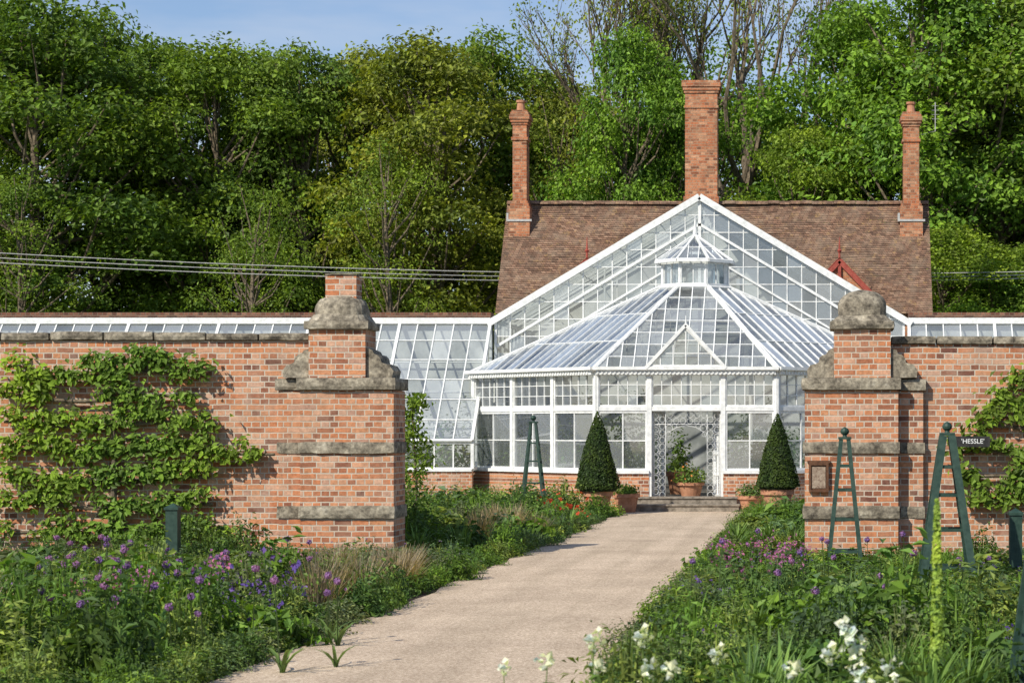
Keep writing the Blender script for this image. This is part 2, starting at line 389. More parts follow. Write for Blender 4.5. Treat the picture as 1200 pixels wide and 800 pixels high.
e=empty('notice_board',(-.05,WY-.25,1.2),'small framed brown notice fixed to a brick gate pier','sign')
xa,xb=PX(948,26.35),PX(971,26.35); za,zb=PZ(576,26.35),PZ(542,26.35); W0=WY-.08
mb=MB(); mb.box(xa,xb,W0-.262,W0-.222,za,zb); mb.box(xa-.02,xb+.02,W0-.275,W0-.222,zb,zb+.03)
mb.box(xa,xa+.03,W0-.285,W0-.263,za,zb); mb.box(xb-.03,xb,W0-.285,W0-.263,za,zb); mb.box(xa+.03,xb-.03,W0-.284,W0-.263,za,za+.03); mb.box(xa+.03,xb-.03,W0-.284,W0-.263,zb-.03,zb-.001)
meshobj('frame',mb,[m_bronze],parent=e)
mb=MB(); mb.box(xa+.04,xb-.04,W0-.27,W0-.2635,za+.05,zb-.05); meshobj('notice_sheet',mb,[m_paper],parent=e)
def text_mesh(s,size):
    cu=bpy.data.curves.new('t','FONT'); cu.body=s; cu.size=size; cu.extrude=.001; cu.align_x='CENTER'; cu.align_y='CENTER'
    to=bpy.data.objects.new('t',cu); link(to); dg=bpy.context.evaluated_depsgraph_get(); dg.update()
    me=bpy.data.meshes.new_from_object(to.evaluated_get(dg)); bpy.data.objects.remove(to); return me
d=26.2
e=empty('plant_label',(PX(1140,d),d,PZ(517,d)),'small black plant name label with white lettering on wall','sign')
mb=MB(); mb.box(PX(1120,d),PX(1160,d),d,d+.015,PZ(523.5,d),PZ(511,d)); mb.box(PX(1139,d),PX(1141,d),d+.016,WY-.002,PZ(520,d),PZ(517,d)); meshobj('plate',mb,[m_metal],parent=e)
me=text_mesh("'HESSLE'",.085); me.materials.clear(); me.materials.append(m_letter)
o=bpy.data.objects.new('lettering',me); link(o); o.parent=e; o.rotation_euler=(math.pi/2,0,0); o.location=(0,-.003,0)

# ---------------------------------------------------------------- glazing
def clip(poly, sub):
    outp=list(poly)
    for i in range(len(sub)):
        a=sub[i];b=sub[(i+1)%len(sub)]; inp=outp; outp=[]
        def side(p): return (b[0]-a[0])*(p[1]-a[1])-(b[1]-a[1])*(p[0]-a[0])
        for j in range(len(inp)):
            p=inp[j];q=inp[(j+1)%len(inp)];sp=side(p);sq=side(q)
            if sp>=0: outp.append(p)
            if (sp>=0)!=(sq>=0):
                t=sp/(sp-sq); outp.append((p[0]+(q[0]-p[0])*t,p[1]+(q[1]-p[1])*t))
        if not outp: return []
    return outp
def lineclip(poly, axis, val):
    xs=[]
    for i in range(len(poly)):
        p=poly[i];q=poly[(i+1)%len(poly)]
        a,b=p[axis]-val,q[axis]-val
        if (a<0)!=(b<0): t=a/(a-b); xs.append(p[1-axis]+(q[1-axis]-p[1-axis])*t)
    if len(xs)<2: return None
    return min(xs),max(xs)
def glazed(mb, O, u, v, poly, nu, nv, bw=.03, bd=.04, fw=.06, tilt=.004):
    O=Vector(O);u=Vector(u).normalized();v=Vector(v).normalized();n=u.cross(v).normalized()
    P=lambda a,b,c=0: O+u*a+v*b+n*c
    u0=min(p[0] for p in poly);u1=max(p[0] for p in poly);v0=min(p[1] for p in poly);v1=max(p[1] for p in poly)
    cu=max(1,round((u1-u0)/nu));cv=max(1,round((v1-v0)/nv))
    US=[u0+(u1-u0)*i/cu for i in range(cu+1)];VS=[v0+(v1-v0)*i/cv for i in range(cv+1)]
    for a in US[1:-1]:
        r=lineclip(poly,0,a)
        if r and r[1]-r[0]>.02: mb.bar(P(a,r[0]),P(a,r[1]),bw,bd,n,0)
    for b in VS[1:-1]:
        r=lineclip(poly,1,b)
        if r and r[1]-r[0]>.02: mb.bar(P(r[0],b),P(r[1],b),bw*.85,bd*.8,n,0)
    for i in range(len(poly)):
        p=poly[i];q=poly[(i+1)%len(poly)]
        mb.bar(P(*p),P(*q),fw+.0013*i,bd+.02+.003*i,n,0)
    for i in range(cu):
        for j in range(cv):
            c=clip([(US[i],VS[j]),(US[i+1],VS[j]),(US[i+1],VS[j+1]),(US[i],VS[j+1])],poly)
            if len(c)>=3:
                cx=sum(p[0] for p in c)/len(c);cy=sum(p[1] for p in c)/len(c)
                ta,tb=random.uniform(-1,1)*tilt*4,random.uniform(-1,1)*tilt*4
                mb.add([tuple(P(p[0],p[1],(p[0]-cx)*ta+(p[1]-cy)*tb)) for p in c],[tuple(range(len(c)))],1)
GX=-2.9;GY=43.3;GB=48.0;ZE=3.0
gh=empty('glasshouse',(GX,GY+2,0),'ornate white Victorian glasshouse with octagonal lantern roof and tall gable','glasshouse')
Apt=(GX-5,GY+3.1);Bpt=(GX-1.9,GY);Cpt=(GX+1.9,GY);Dpt=(GX+5,GY+3.1);A2=(GX-5,GB);D2=(GX+5,GB)
frame=MB()
def facet(p,q,bays,door=None):
    p=Vector((*p,0));q=Vector((*q,0));d=(q-p);u=d.normalized();nrm=u.cross(Vector((0,0,1)))
    x=0
    for i,bwid in enumerate(bays):
        a=p+u*x;b=p+u*(x+bwid);isd=(i==door)
        for k,pt in enumerate((a,b)):
            if k==0 or i==len(bays)-1:
                frame.bar(pt+Vector((0,0,.28 if isd or i-1==door else .80)),pt+Vector((0,0,ZE-.04)),.10,.13,nrm)
        if not isd:
            pm=MB(); pm.bar((a+b)/2+nrm*-.02,(a+b)/2+nrm*-.02+Vector((0,0,.80)),bwid-.002,.2,nrm); meshobj('plinth',pm,[m_brick],parent=gh)
            frame.bar(a+Vector((0,0,.835)),b+Vector((0,0,.835)),.07,.26,nrm)
            mb=MB(); glazed(mb,a+u*.055,u,(0,0,1),[(0,.88),(bwid-.11,.88),(bwid-.11,2.11),(0,2.11)],(bwid-.11)/2.001,.62,.028,.045,.06)
            meshobj('window',mb,[m_white,m_glass],parent=gh)
        frame.bar(a+Vector((0,0,2.17)),b+Vector((0,0,2.17)),.09,.11,nrm)
        mb=MB(); glazed(mb,a+u*.055,u,(0,0,1),[(0,2.23),(bwid-.11,2.23),(bwid-.11,2.90),(0,2.90)],(bwid-.11)/(7.001 if isd else 5.001),.225,.020,.04,.045)
        meshobj('transom_window',mb,[m_white,m_glass],parent=gh)
        x+=bwid
    frame.bar(p+nrm*.06+Vector((0,0,2.95)),q+nrm*.06+Vector((0,0,2.95)),.13,.18,nrm)
    n=int(d.length/.09)
    for i in range(n): frame.bar(p+nrm*.155+u*(i+.5)*.09+Vector((0,0,2.905)),p+nrm*.155+u*(i+.5)*.09+Vector((0,0,2.965)),.035,.03,nrm)
    gm.bar(p+nrm*.17+Vector((0,0,3.02))-u*.06,q+nrm*.17+Vector((0,0,3.02))+u*.06,.07,.09,nrm)
gm=MB()
l45=3.1*math.sqrt(2)
facet(Apt,Bpt,[l45/3]*3); facet(Bpt,Cpt,[1.12,1.56,1.12],1); facet(Cpt,Dpt,[l45/3]*3)
facet(A2,Apt,[(GB-GY-3.1)/1]); facet(Dpt,D2,[(GB-GY-3.1)/1])
meshobj('timber_frame',frame,[m_white],parent=gh); meshobj('gutter',gm,[m_white],parent=gh)
LY=46.3; T=.80; t2=.80*math.tan(math.radians(22.5)); ZT=4.9
def roofpanel(pts,nu,nv,mat=m_glassr,name='roof_panel',bw=.026,fw=.085):
    pts=[Vector(p) for p in pts]; O=pts[0];u=(pts[1]-pts[0]).normalized();n=u.cross(pts[-1]-pts[0]).normalized();v=n.cross(u)
    poly=[((p-O).dot(u),(p-O).dot(v)) for p in pts]
    mb=MB(); glazed(mb,O,u,v,poly,nu,nv,bw,.045,fw); return meshobj(name,mb,[m_white,mat],parent=gh)
ov=.12
eFL=(GX-1.9-.05,GY-ov,ZE);eFR=(GX+1.9+.05,GY-ov,ZE);eL=(GX-5-ov,GY+3.05,ZE);eR=(GX+5+ov,GY+3.05,ZE)
tFL=(GX-t2,LY-T,ZT);tFR=(GX+t2,LY-T,ZT);tL=(GX-T,LY-t2,ZT);tR=(GX+T,LY-t2,ZT)
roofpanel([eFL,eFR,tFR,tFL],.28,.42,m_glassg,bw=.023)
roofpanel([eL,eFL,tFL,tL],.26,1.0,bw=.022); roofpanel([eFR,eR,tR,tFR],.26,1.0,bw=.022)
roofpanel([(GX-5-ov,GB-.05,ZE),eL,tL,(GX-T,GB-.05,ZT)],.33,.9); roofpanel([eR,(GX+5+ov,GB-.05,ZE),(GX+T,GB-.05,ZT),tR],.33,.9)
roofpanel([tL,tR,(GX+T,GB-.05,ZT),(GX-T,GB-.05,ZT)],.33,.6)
mb=MB(); gx=GX; yb=GY-.16; hw=.80; za=3.88
glazed(mb,(gx,yb,0),(1,0,0),(0,0,1),[(-hw,3.06),(hw,3.06),(0,za)],.27,.27,.024,.04,.065)
ys_=lambda z: GY-ov+(z-ZE)*(LY-T-GY+ov)/(ZT-ZE)
for s in (-1,1):
    V=[(gx+s*hw*1.06,yb-.04,3.02),(gx,yb-.04,za+.05),(gx,ys_(za+.05),za+.05),(gx+s*hw*1.06,ys_(3.02),3.02)]
    mb.add(V,[(0,1,2,3)],1); mb.bar(V[0],V[1],.07,.05,(0,-1,0))
mb.tube([(gx,yb,za),(gx,yb,za+.25)],[.03,.008],6,0)
meshobj('door_gablet',mb,[m_white,m_glass],parent=gh)
lan=MB()
def octp(r,z):
    return [Vector((GX+r*math.cos(math.radians(22.5+45*i))/math.cos(math.radians(22.5)),LY+r*math.sin(math.radians(22.5+45*i))/math.cos(math.radians(22.5)),z)) for i in range(8)]
bo=octp(.70,0)
for i in range(8):
    a=bo[i];b=bo[(i+1)%8];u=(b-a).normalized();w_=(b-a).length
    glazed(lan,a,u,(0,0,1),[(0,4.96),(w_,4.96),(w_,5.46),(0,5.46)],w_/2.001,.6,.02,.04,.06)
e1=octp(.86,5.50);ap=Vector((GX,LY,6.12))
for i in range(8):
    a=e1[i];b=e1[(i+1)%8];u=(b-a).normalized();n=u.cross(ap-a).normalized();v=n.cross(u)
    pl=[((p-a).dot(u),(p-a).dot(v)) for p in (a,b,ap)]
    if (pl[1][0]*pl[2][1])<0: pl=pl[::-1]
    glazed(lan,a,u,v,pl,.22,.5,.020,.035,.04)
    lan.bar(a-Vector((0,0,.02)),b-Vector((0,0,.02)),.05,.06,(a+b)/2-Vector((GX,LY,5.50)))
    c,dd=octp(.78,4.92)[i],octp(.78,4.92)[(i+1)%8]; lan.bar(c,dd,.08,.08,(c+dd)/2-Vector((GX,LY,4.92)))
lan.tube([(GX,LY,6.06),(GX,LY,6.19),(GX,LY,6.27),(GX,LY,6.56)],[.06,.05,.035,.006],8)
lo=meshobj('roof_lantern',lan,[m_white,m_glassg],parent=gh)
gz0,gz1,gw=4.29,7.15,4.78
mb=MB()
glazed(mb,(GX,GB,0),(1,0,0),(0,0,1),[(-gw,3.1),(gw,3.1),(gw,gz0),(0,gz1),(-gw,gz0)],.34,.40,.024,.045,.05)
for s in (-1,1):
    a=Vector((GX+s*(gw+.18),GB-.08,gz0-.10));b=Vector((GX,GB-.08,gz1+.02))
    mb.bar(a,b,.15,.12,(0,-1,0))
    for off,wd in ((.62,.06),(1.22,.045)):
        a2=Vector((GX+s*(gw-.02),GB-.03,gz0-off));b2=Vector((GX,GB-.03,gz1-off)); mb.bar(a2,b2,wd,.07,(0,-1,0))
mb.bar((GX,GB-.02,3.1),(GX,GB-.02,gz1),.07,.09,(0,-1,0))
meshobj('gable',mb,[m_white,m_glassg],parent=gh)
HB=53.6
for s in (-1,1):
    pts=[(GX+s*gw,GB+.06,gz0),(GX+s*gw,HB,gz0),(GX,HB,gz1),(GX,GB+.06,gz1)]
    if s<0: pts=[pts[1],pts[0],pts[3],pts[2]]
    roofpanel(pts,.6,1.1,m_glassg)
    mb=MB(); glazed(mb,(GX+s*gw,GB+.1 if s>0 else HB,0),(0,s,0),(0,0,1),[(0,.9),(HB-GB-.1,.9),(HB-GB-.1,gz0-.05),(0,gz0-.05)],.6,.8); meshobj('side_window',mb,[m_white,m_glass],parent=gh)
mb=MB(); V=[(GX-gw,HB+.02,0),(GX+gw,HB+.02,0),(GX+gw,HB+.02,gz0),(GX,HB+.02,gz1),(GX-gw,HB+.02,gz0)]
V2=[(x,y+.2,z) for x,y,z in V]
mb.add(V+V2,[(0,1,2,3,4),(9,8,7,6,5)]+[(i,i+5,(i+1)%5+5,(i+1)%5) for i in range(5)]); meshobj('rear_wall',mb,[m_wash],parent=gh)
mb=MB()
for y in (49.6,51.2,52.6):
    for s in (-1,1): mb.bar((GX+s*gw,y,gz0),(GX,y,gz1-.05),.09,.06,(0,-1,0))
    mb.bar((GX-gw,y,gz0),(GX+gw,y,gz0),.05,.05,(0,-1,0))
    for k in (-2.4,0,2.4): mb.bar((GX+k,y,gz0),(GX+k,y,gz1-abs(k)*(gz1-gz0)/gw),.04,.04,(0,-1,0))
for x in (-3.4,-1.2,1.2,3.4): mb.tube([(GX+x,GB,.3),(GX+x,GB,3.6)],.05,8)
meshobj('roof_truss',mb,[m_white],parent=gh)
mb=MB(); mb.add([(Bpt[0]+.1,GY+.12,.28),(Cpt[0]-.1,GY+.12,.28),(Dpt[0]-.2,Dpt[1],.28),(GX+gw-.1,HB,.28),(GX-gw+.1,HB,.28),(Apt[0]+.2,Apt[1],.28)],[(0,1,2,3,4,5)]); meshobj('tiled_floor',mb,[m_concrete],parent=gh)
for a_ in ((-3.92,-1.82,GY-.42,GY+.1,.0,.285),(-3.98,-1.76,GY-.80,GY-.425,.0,.145)):
    mb=MB(); mb.box(*a_); mb.box(a_[0]-.02,a_[1]+.02,a_[2]-.03,a_[3]-.001,a_[5]+.001,a_[5]+.035); meshobj('entrance_step',mb,[m_concrete],parent=gh)
mb=MB()
def ring(cx,cz,r,y=GY+.02,rr=.004):
    mb.tube([(cx+r*math.cos(a),y,cz+r*math.sin(a)) for a in np.linspace(0,2*math.pi,13)[:-1]],rr,4,0,True)
for s in (-1,1):
    for xx in (.72,.44): mb.tube([(GX+s*xx,GY+.02,.32),(GX+s*xx,GY+.02,2.11)],.0065,5)
    for k in range(12): ring(GX+s*.65,.42+k*.145,.06); ring(GX+s*.51,.35+k*.145,.06); ring(GX+s*.58,.38+k*.145,.03,rr=.003)
for z_ in (1.84,2.11): mb.tube([(GX-.72,GY+.02,z_),(GX+.72,GY+.02,z_)],.0065,5)
for k in range(6):
    x=-.36+k*.145; ring(GX+x,1.91,.06); ring(GX+x+.01,2.04,.06)
for s in (-1,1):
    ring(GX+s*.36,1.76,.07); ring(GX+s*.38,1.63,.05); ring(GX+s*.25,1.80,.05); mb.tube([(GX+s*.44,GY+.02,1.5),(GX+s*.36,GY+.02,1.68),(GX+s*.2,GY+.02,1.78),(GX,GY+.02,1.82)],.005,5)
meshobj('ornamental_ironwork',mb,[m_white],parent=gh,smooth=True)
for s in (-1,1):
    mb=MB(); x=GX+s*.72
    glazed(mb,(x,GY+.15,0),(-s*.25,1,0),(0,0,1),[(0,.3),(.7,.3),(.7,2.1),(0,2.1)],.35,.45,.03,.04,.08); meshobj('door',mb,[m_white,m_glass],parent=gh)

def leanto(x0,x1,lab):
    e=empty('lean_to_greenhouse',((x0+x1)/2,46.5,0),lab,'greenhouse','lean-to greenhouses')
    mb=MB(); mb.box(x0,x1,48.06,48.4,0,4.36); meshobj('whitewashed_rear_wall',mb,[m_wash],parent=e)
    mb=MB(); mb.box(x0,x1,48.0,48.46,4.365,4.47); meshobj('ridge_coping',mb,[m_cop],parent=e)
    mb=MB(); mb.box(x0,x1,45.42,45.6,0,.80); meshobj('plinth',mb,[m_brick],parent=e)
    o=Vector((x0,45.45,1.48));tp=Vector((x0,48.0,4.25));v=(tp-o);ln=v.length
    n=int(round((x1-x0)/2.1)); wd=(x1-x0)/n
    for i in range(n):
        mb=MB(); glazed(mb,o+Vector((wd*i,0,0)),(1,0,0),v,[(0,0),(wd,0),(wd,ln),(0,ln)],.42,.62,.026,.045,.065)
        meshobj('roof_panel',mb,[m_white,m_glassg],parent=e)
        mb=MB(); glazed(mb,(x0+wd*i,45.5,0),(1,0,0),(0,0,1),[(0,.86),(wd,.86),(wd,1.44),(0,1.44)],.42,.7,.03,.04,.06)
        meshobj('window',mb,[m_white,m_glass],parent=e)
    mb=MB(); mb.box(x0,x1,45.38,45.62,.80,.85); meshobj('sill',mb,[m_white],parent=e)
    mb=MB(); mb.box(x0,x1,47.9,47.99,4.2,4.34); meshobj('ridge_board',mb,[m_white],parent=e)
    for z_ in (1.9,2.6,3.3):
        mb=MB(); mb.tube([(x0,47.9,z_),(x1,47.9,z_)],.02,5); meshobj('training_rail',mb,[m_white],parent=e)
    mb=MB(); s=x1 if x1<-3 else x0
    glazed(mb,(s,45.5,0),(0,1,0),(0,0,1),[(0,.86),(2.5,.86),(2.5,4.2),(0,1.46)],.5,.6); meshobj('end_window',mb,[m_white,m_glass],parent=e)
leanto(-24.7,-7.80,'long white lean-to greenhouse behind brick garden wall'); leanto(2.00,12,'white lean-to greenhouse beside the gabled glasshouse')

# ---------------------------------------------------------------- house
hs=empty('brick_house',(-2.9,56.5,0),'brick house with lichened clay tile roof and tall chimneys','house')
hx0,hx1=-8.72,2.90; ey,ry,ez,rz=54.4,56.5,4.80,7.95
mb=MB(); mb.box(hx0+.25,hx1-.25,54.7,58.4,0,4.85)
V=[(hx0+.25,54.7,4.85),(hx0+.25,58.4,4.85),(hx0+.25,ry,rz-.2),(hx0+.5,54.7,4.85),(hx0+.5,58.4,4.85),(hx0+.5,ry,rz-.2)]
mb.add(V,[(0,1,2),(5,4,3)]); V=[(hx1-(x-hx0),y,z) for x,y,z in V]; mb.add(V,[(2,1,0),(3,4,5)]); meshobj('wall',mb,[m_brickh],parent=hs)
mb=MB()
nrow=50
for s in (1,-1):
    for i in range(nrow):
        t0=i/nrow;t1=(i+1)/nrow
        y0=ry-s*(ry-ey)*(1-t0);y1=ry-s*(ry-ey)*(1-t1);z0=ez+(rz-ez)*t0;z1=ez+(rz-ez)*t1
        xs=np.linspace(hx0,hx1,70)
        V=[];Fc=[]
        for x in xs:
            j=.008*mnoise.noise(Vector((x*5,i*.9,3)))+.05*mnoise.noise(Vector((x*.5,i*.1,9)))
            V+=[(x,y0-s*.008,z0+.012+j),(x,y1,z1+j),(x,y0-s*.008,z0+.001+j)]
        for k in range(len(xs)-1):
            a=3*k;b=3*k+3; Fc+= [(a,b,b+1,a+1),(a+2,b+2,b,a)]
        mb.add(V,Fc)
roof=meshobj('roof',mb,[m_tile],parent=hs)
mb=MB()
x=hx0
while x<hx1-.05:
    l=min(.3,hx1-x); dz=random.uniform(-.012,.012); a=[(x+.004,ry+.13*math.cos(t),rz-.02+dz+.10*math.sin(t)) for t in np.linspace(0,math.pi,7)]; b=[(x+l-.004,p[1],p[2]) for p in a]
    mb.add(a+b,[(i,i+1,i+8,i+7) for i in range(6)]+[tuple(range(7)),tuple(range(13,6,-1))]); x+=l
meshobj('ridge_tiles',mb,[m_tile],parent=hs)
def chimney(px0,px1,ytop,ybase,d,pot,fl=True):
    x0,x1=PX(px0,d),PX(px1,d);zt=PZ(ytop,d);zb=PZ(ybase,d)-.6;w=x1-x0;dp=.62 if w<.8 else .7
    mb=MB(); c=d; zt2=zt-(.30 if pot else 0)
    def ly(e,za,zb_): mb.box(x0-e,x1+e,c-dp/2-e,c+dp/2+e,za,zb_)
    if w<.8:
        ly(-.055,zb,zt2-.02)
        ly(.04,zb,PZ(ybase,d)+.35); ly(.01,PZ(ybase,d)+.351,PZ(ybase,d)+.43); ly(-.025,PZ(ybase,d)+.431,PZ(ybase,d)+.50)
        ly(-.02,zt2-.82,zt2-.74); ly(-.03,zt2-.40,zt2-.33); ly(0,zt2-.329,zt2-.25); ly(.03,zt2-.249,zt2-.13); ly(.0,zt2-.129,zt2-.06); ly(-.03,zt2-.059,zt2)
    else:
        ly(-.04,zb,zt2-.02); ly(0,zb,PZ(ybase,d)+.1); ly(-.015,zt2-.75,zt2-.68); ly(-.01,zt2-.34,zt2-.26); ly(.02,zt2-.259,zt2-.17); ly(.05,zt2-.169,zt2)
    ch=meshobj('chimney',mb,[m_brickh],parent=hs)
    if pot:
        mb=MB(); mb.lathe([(.13,zt2+.001),(.12,zt2+.05),(.10,zt2+.22),(.13,zt2+.24),(.13,zt2+.30),(.09,zt2+.30)],(x0+x1)/2,c,14); po=meshobj('chimney_pot',mb,[m_terra],parent=ch)
        po.matrix_parent_inverse=Matrix.Identity(4)
    if w<.8 and fl:
        zz=PZ(ybase,d)
        mb=MB(); mb.box(x0-.10,x1+.10,c-dp/2-.07,c-dp/2-.045,zz-.07,zz-.01); mb.box(x0-.10,x0-.045,c-dp/2-.044,c+dp/2,zz-.07,zz+.16); meshobj('lead_flashing',mb,[m_pipe],parent=hs)
chimney(600,621,118,258,56.2,True); chimney(802,843,97,236,56.6,False); chimney(1056,1079,120,258,56.2,True)
for cx in (.42,-6.2):
    mb=MB(); y=53.7; hw=.95; z0=5.15; z1=6.15
    for s in (-1,1):
        mb.bar((cx+s*hw,y,z0),(cx,y,z1),.14,.08,(0,-1,0),0)
        mb.add([(cx+s*hw,y-.05,z0+.06),(cx,y-.05,z1+.08),(cx,55.5,z1+.08),(cx+s*hw,54.8,z0+.06)],[(0,1,2,3)],1)
        mb.bar((cx+s*hw*.5,y,z0),(cx+s*.02,y,z0+.55),.07,.05,(0,-1,0),0)
    mb.bar((cx-hw,y+.01,z0),(cx+hw,y+.01,z0),.09,.06,(0,-1,0),0); mb.bar((cx,y+.01,z0),(cx,y+.01,z1+.02),.08,.06,(0,-1,0),0)
    mb.tube([(cx,y,z1),(cx,y,z1+.2),(cx,y,z1+.26),(cx,y,z1+.30),(cx,y,z1+.62)],[.035,.03,.07,.03,.008],6,0)
    mb.add([(cx-hw,y+.06,z0),(cx+hw,y+.06,z0),(cx,y+.06,z1)],[(0,1,2)],2)
    meshobj('dormer_gable',mb,[m_red,m_tile,m_brickh],parent=hs)
mb=MB(); ax=PX(1096,56.2); zt=PZ(120,56.2); zc=PZ(158,56.2)
mb.tube([(2.68,56.2,zc),(ax,56.2,zc+.1),(ax,56.2,zt)],.014,5)
for k in range(4): mb.tube([(ax-.10,56.2,zt-.1-k*.12),(ax+.10,56.2,zt-.1-k*.12)],.006,4)
meshobj('television_aerial',mb,[m_pipe],parent=hs)

for k,dz in enumerate((0,-.13,-.26)):
    mb=MB(); pts=[(x,59.2+k*.1,6.2+dz*(1-.012*(x+20))+.0013*(x+2)**2) for x in np.linspace(-45,25,40)]
    mb.tube(pts,.013,5); o=meshobj('overhead_wire',mb,[m_pipe]); top(o,'thin overhead cable strung in front of tall trees','overhead wire','overhead wires')
for x,zt in ((-45,9.6),(25,8.2)):
    mb=MB(); mb.tube([(x,59.3,0),(x,59.3,zt)],[.16,.11],8); mb.box(x-.05,x+.05,58.8,59.8,zt-.9,zt-.8); o=meshobj('utility_pole',mb,[m_bark]); top(o,'wooden utility pole carrying overhead wires','utility pole')

# ---------------------------------------------------------------- trees
def tree_meshes(H,Rr,zb,ncl,nleaf,ls,seed):
    rg=random.Random(seed); cl=[]
    for i in range(ncl):
        t=(i+.5)/ncl; t=t**.82; z=zb+(H-zb)*t*.95+rg.uniform(-.4,.4)
        prof=(math.sin(math.pi*min(1,(.12+t*.86)))**.55)
        a=rg.uniform(0,2*math.pi); rad=Rr*prof*rg.uniform(.35,1.0)
        cl.append((Vector((rad*math.cos(a),rad*math.sin(a),z)), rg.uniform(.6,1.3)*Rr/4.0*(1.1-.25*t)))
    tr=MB(); top_=.86*H; pts=[];rad=[]
    for i in range(9):
        t=i/8; pts.append((math.sin(t*3+seed)*.35*t,math.cos(t*2.3+seed)*.35*t,top_*t)); rad.append(.28*(1-t)**.8+.03)
    tr.tube(pts,rad,8)
    for c,r in cl:
        zs=max(1.5,c.z-rg.uniform(1.5,3.5)); zs=min(zs,top_*.95); t=zs/top_
        s=Vector((math.sin(t*3+seed)*.35*t,math.cos(t*2.3+seed)*.35*t,zs)); m=s.lerp(c,.5)+Vector((rg.uniform(-.3,.3),rg.uniform(-.3,.3),-.2))
        tr.tube([s,m,c+Vector((0,0,r*.5))],[.08*(1-t)+.04,.05,.015],5)
    cr=MB()
    for c,r in cl:
        n=int(nleaf*(r/(Rr/4))**2)
        d=R.normal(size=(n,3)); d/=np.linalg.norm(d,axis=1,keepdims=True)
        keep=(d[:,2]>-.5); d=d[keep]; n=len(d)
        ph=R.uniform(0,6,3)
        rr=r*(.5+.72*R.random((n,1))**.7)*(1+.28*np.sin(5*d[:,:1]+ph[0])*np.cos(4*d[:,1:2]+ph[1])+.2*np.sin(9*d[:,2:3]+ph[2]))
        P=np.array(c)+d*rr*np.array([1.15,1.15,.68])+R.normal(size=(n,3))*.10
        Nn=d*.6+np.array([-.12,-.22,.5])+R.normal(size=(n,3))*.45
        cr.leaves(P,Nn,ls,.62)
    return tr.mesh('trunk',[m_bark]),cr.mesh('crown',[m_leaf])
TM=[tree_meshes(16,4,4.0,66,740,.098,s) for s in (1,2,3,4)]
TMs=[tree_meshes(16,4,3,46,300,.088,s) for s in (5,6)]
def bare(seed):
    rg=random.Random(seed); tr=MB(); tips=[]
    def grow(p,d,l,r,dep):
        q=p+d*l; mid=p.lerp(q,.5)+Vector((rg.uniform(-1,1),rg.uniform(-1,1),rg.uniform(-.5,.5)))*l*.12
        tr.tube([p,mid,q],[r,r*.85,r*.66],5 if dep>1 else 7)
        if dep>=7: tips.append(q);return
        if dep>=5: tips.append(mid)
        for k in range(rg.choice((2,2,3)) if dep>0 else 4):
            nd=(d+Vector((rg.uniform(-1,1),rg.uniform(-1,1),rg.uniform(-.1,.85)))*.58).normalized()
            grow(q,nd,l*rg.uniform(.64,.86),r*.62,dep+1)
    grow(Vector((0,0,0)),Vector((.05,0,1)),4.4,.34,0)
    cr=MB(); C=[]
    for t in tips:
        for k in range(7): C.append(np.array(t)+R.normal(size=3)*.3)
    C=np.array(C); cr.leaves(C,R.normal(size=(len(C),3))+np.array([0,0,.5]),.06,.6)
    return tr.mesh('trunk',[m_bark]),cr.mesh('crown',[m_leaf])
BM=[bare(3),bare(9)]
def place_tree(px,ytop,d,kind,col,lab,wide=1.0,H0=16.6,name='broadleaf_tree',cat='tree'):
    e=bpy.data.objects.new(name,None); link(e); H=PZ(ytop,d); s=H/H0
    e.location=(PX(px,d),d,0); top(e,lab,cat,'trees behind the garden')
    ang=random.uniform(0,6.28)
    for nm,me in zip(('trunk','crown'),kind):
        o=bpy.data.objects.new(nm,me); link(o); o.parent=e; o.scale=(s*wide,s*wide,s); o.rotation_euler=(0,0,ang)
        if nm=='crown': o.color=(*col,1)
DK=(.16,.245,.042);MD=(.205,.295,.047);OL=(.27,.30,.055);BRt=(.20,.33,.05);YG=(.26,.35,.055)
l1='tall dense broadleaf tree with dark green leaves';l2='tall broadleaf tree with olive yellow spring leaves';l3='tall broadleaf tree with fresh bright green leaves'
T0=[(-70,-30,70,0,DK,l1,1.2),(50,-30,67,1,DK,l1,1.12),(122,0,75,0,DK,l1,.88),(190,24,73,2,DK,l1,.9),(255,30,70,3,MD,l3,.95),(310,40,77,0,MD,l3,1.0),(355,36,71,1,DK,l1,.9),(425,36,74,2,OL,l2,.95),(505,24,70,3,OL,l2,1.0),(570,24,76,0,MD,l3,.95),(630,62,79,1,OL,l2,.9),
 (400,70,87,3,OL,l2,1.0),(675,80,84,2,OL,l2,1.0),
 (738,12,67,0,BRt,l3,.66),(790,80,69,2,BRt,l3,.8),(935,130,66,1,YG,l3,.9),(1010,-20,69,3,BRt,l3,.9),(1085,-70,66,0,BRt,l3,1.0),(1180,-60,68,1,MD,l3,1.1),(1260,-60,70,2,DK,l1,1.3),(1130,50,78,3,MD,l3,1.2),(1030,60,80,2,BRt,l3,1.1),(880,90,84,0,MD,l3,1.0)]
for px,yt,d,k,col,lab,wd in T0: place_tree(px,yt,d,TM[k],col,lab,wd)
for px,yt,d,k,col,wd in [(690,110,82,0,OL,1.1),(655,90,72,1,OL,.8),(460,140,66,0,YG,.85),(20,180,63,1,MD,1.0),(300,200,64,1,MD,.9),(830,10,80,1,BRt,1.0)]:
    place_tree(px,yt,d,TMs[k],col,'slender tree with thin yellowish spring foliage',wd)
for px,yt,d,k in [(820,-60,75,0),(900,-90,73,1)]:
    place_tree(px,yt,d,BM[k],(.26,.32,.06),'tall tree with bare twisting branches and sparse buds',.72,15.5,'bare_tree')
for px,yt,d,k,c in [(1110,265,61.5,0,YG),(1165,305,61,1,BRt),(1215,280,62,2,MD)]:
    place_tree(px,yt,d,TM[k],c,'leafy bright green shrub beside the house',1.3,16,'large_shrub','shrub')

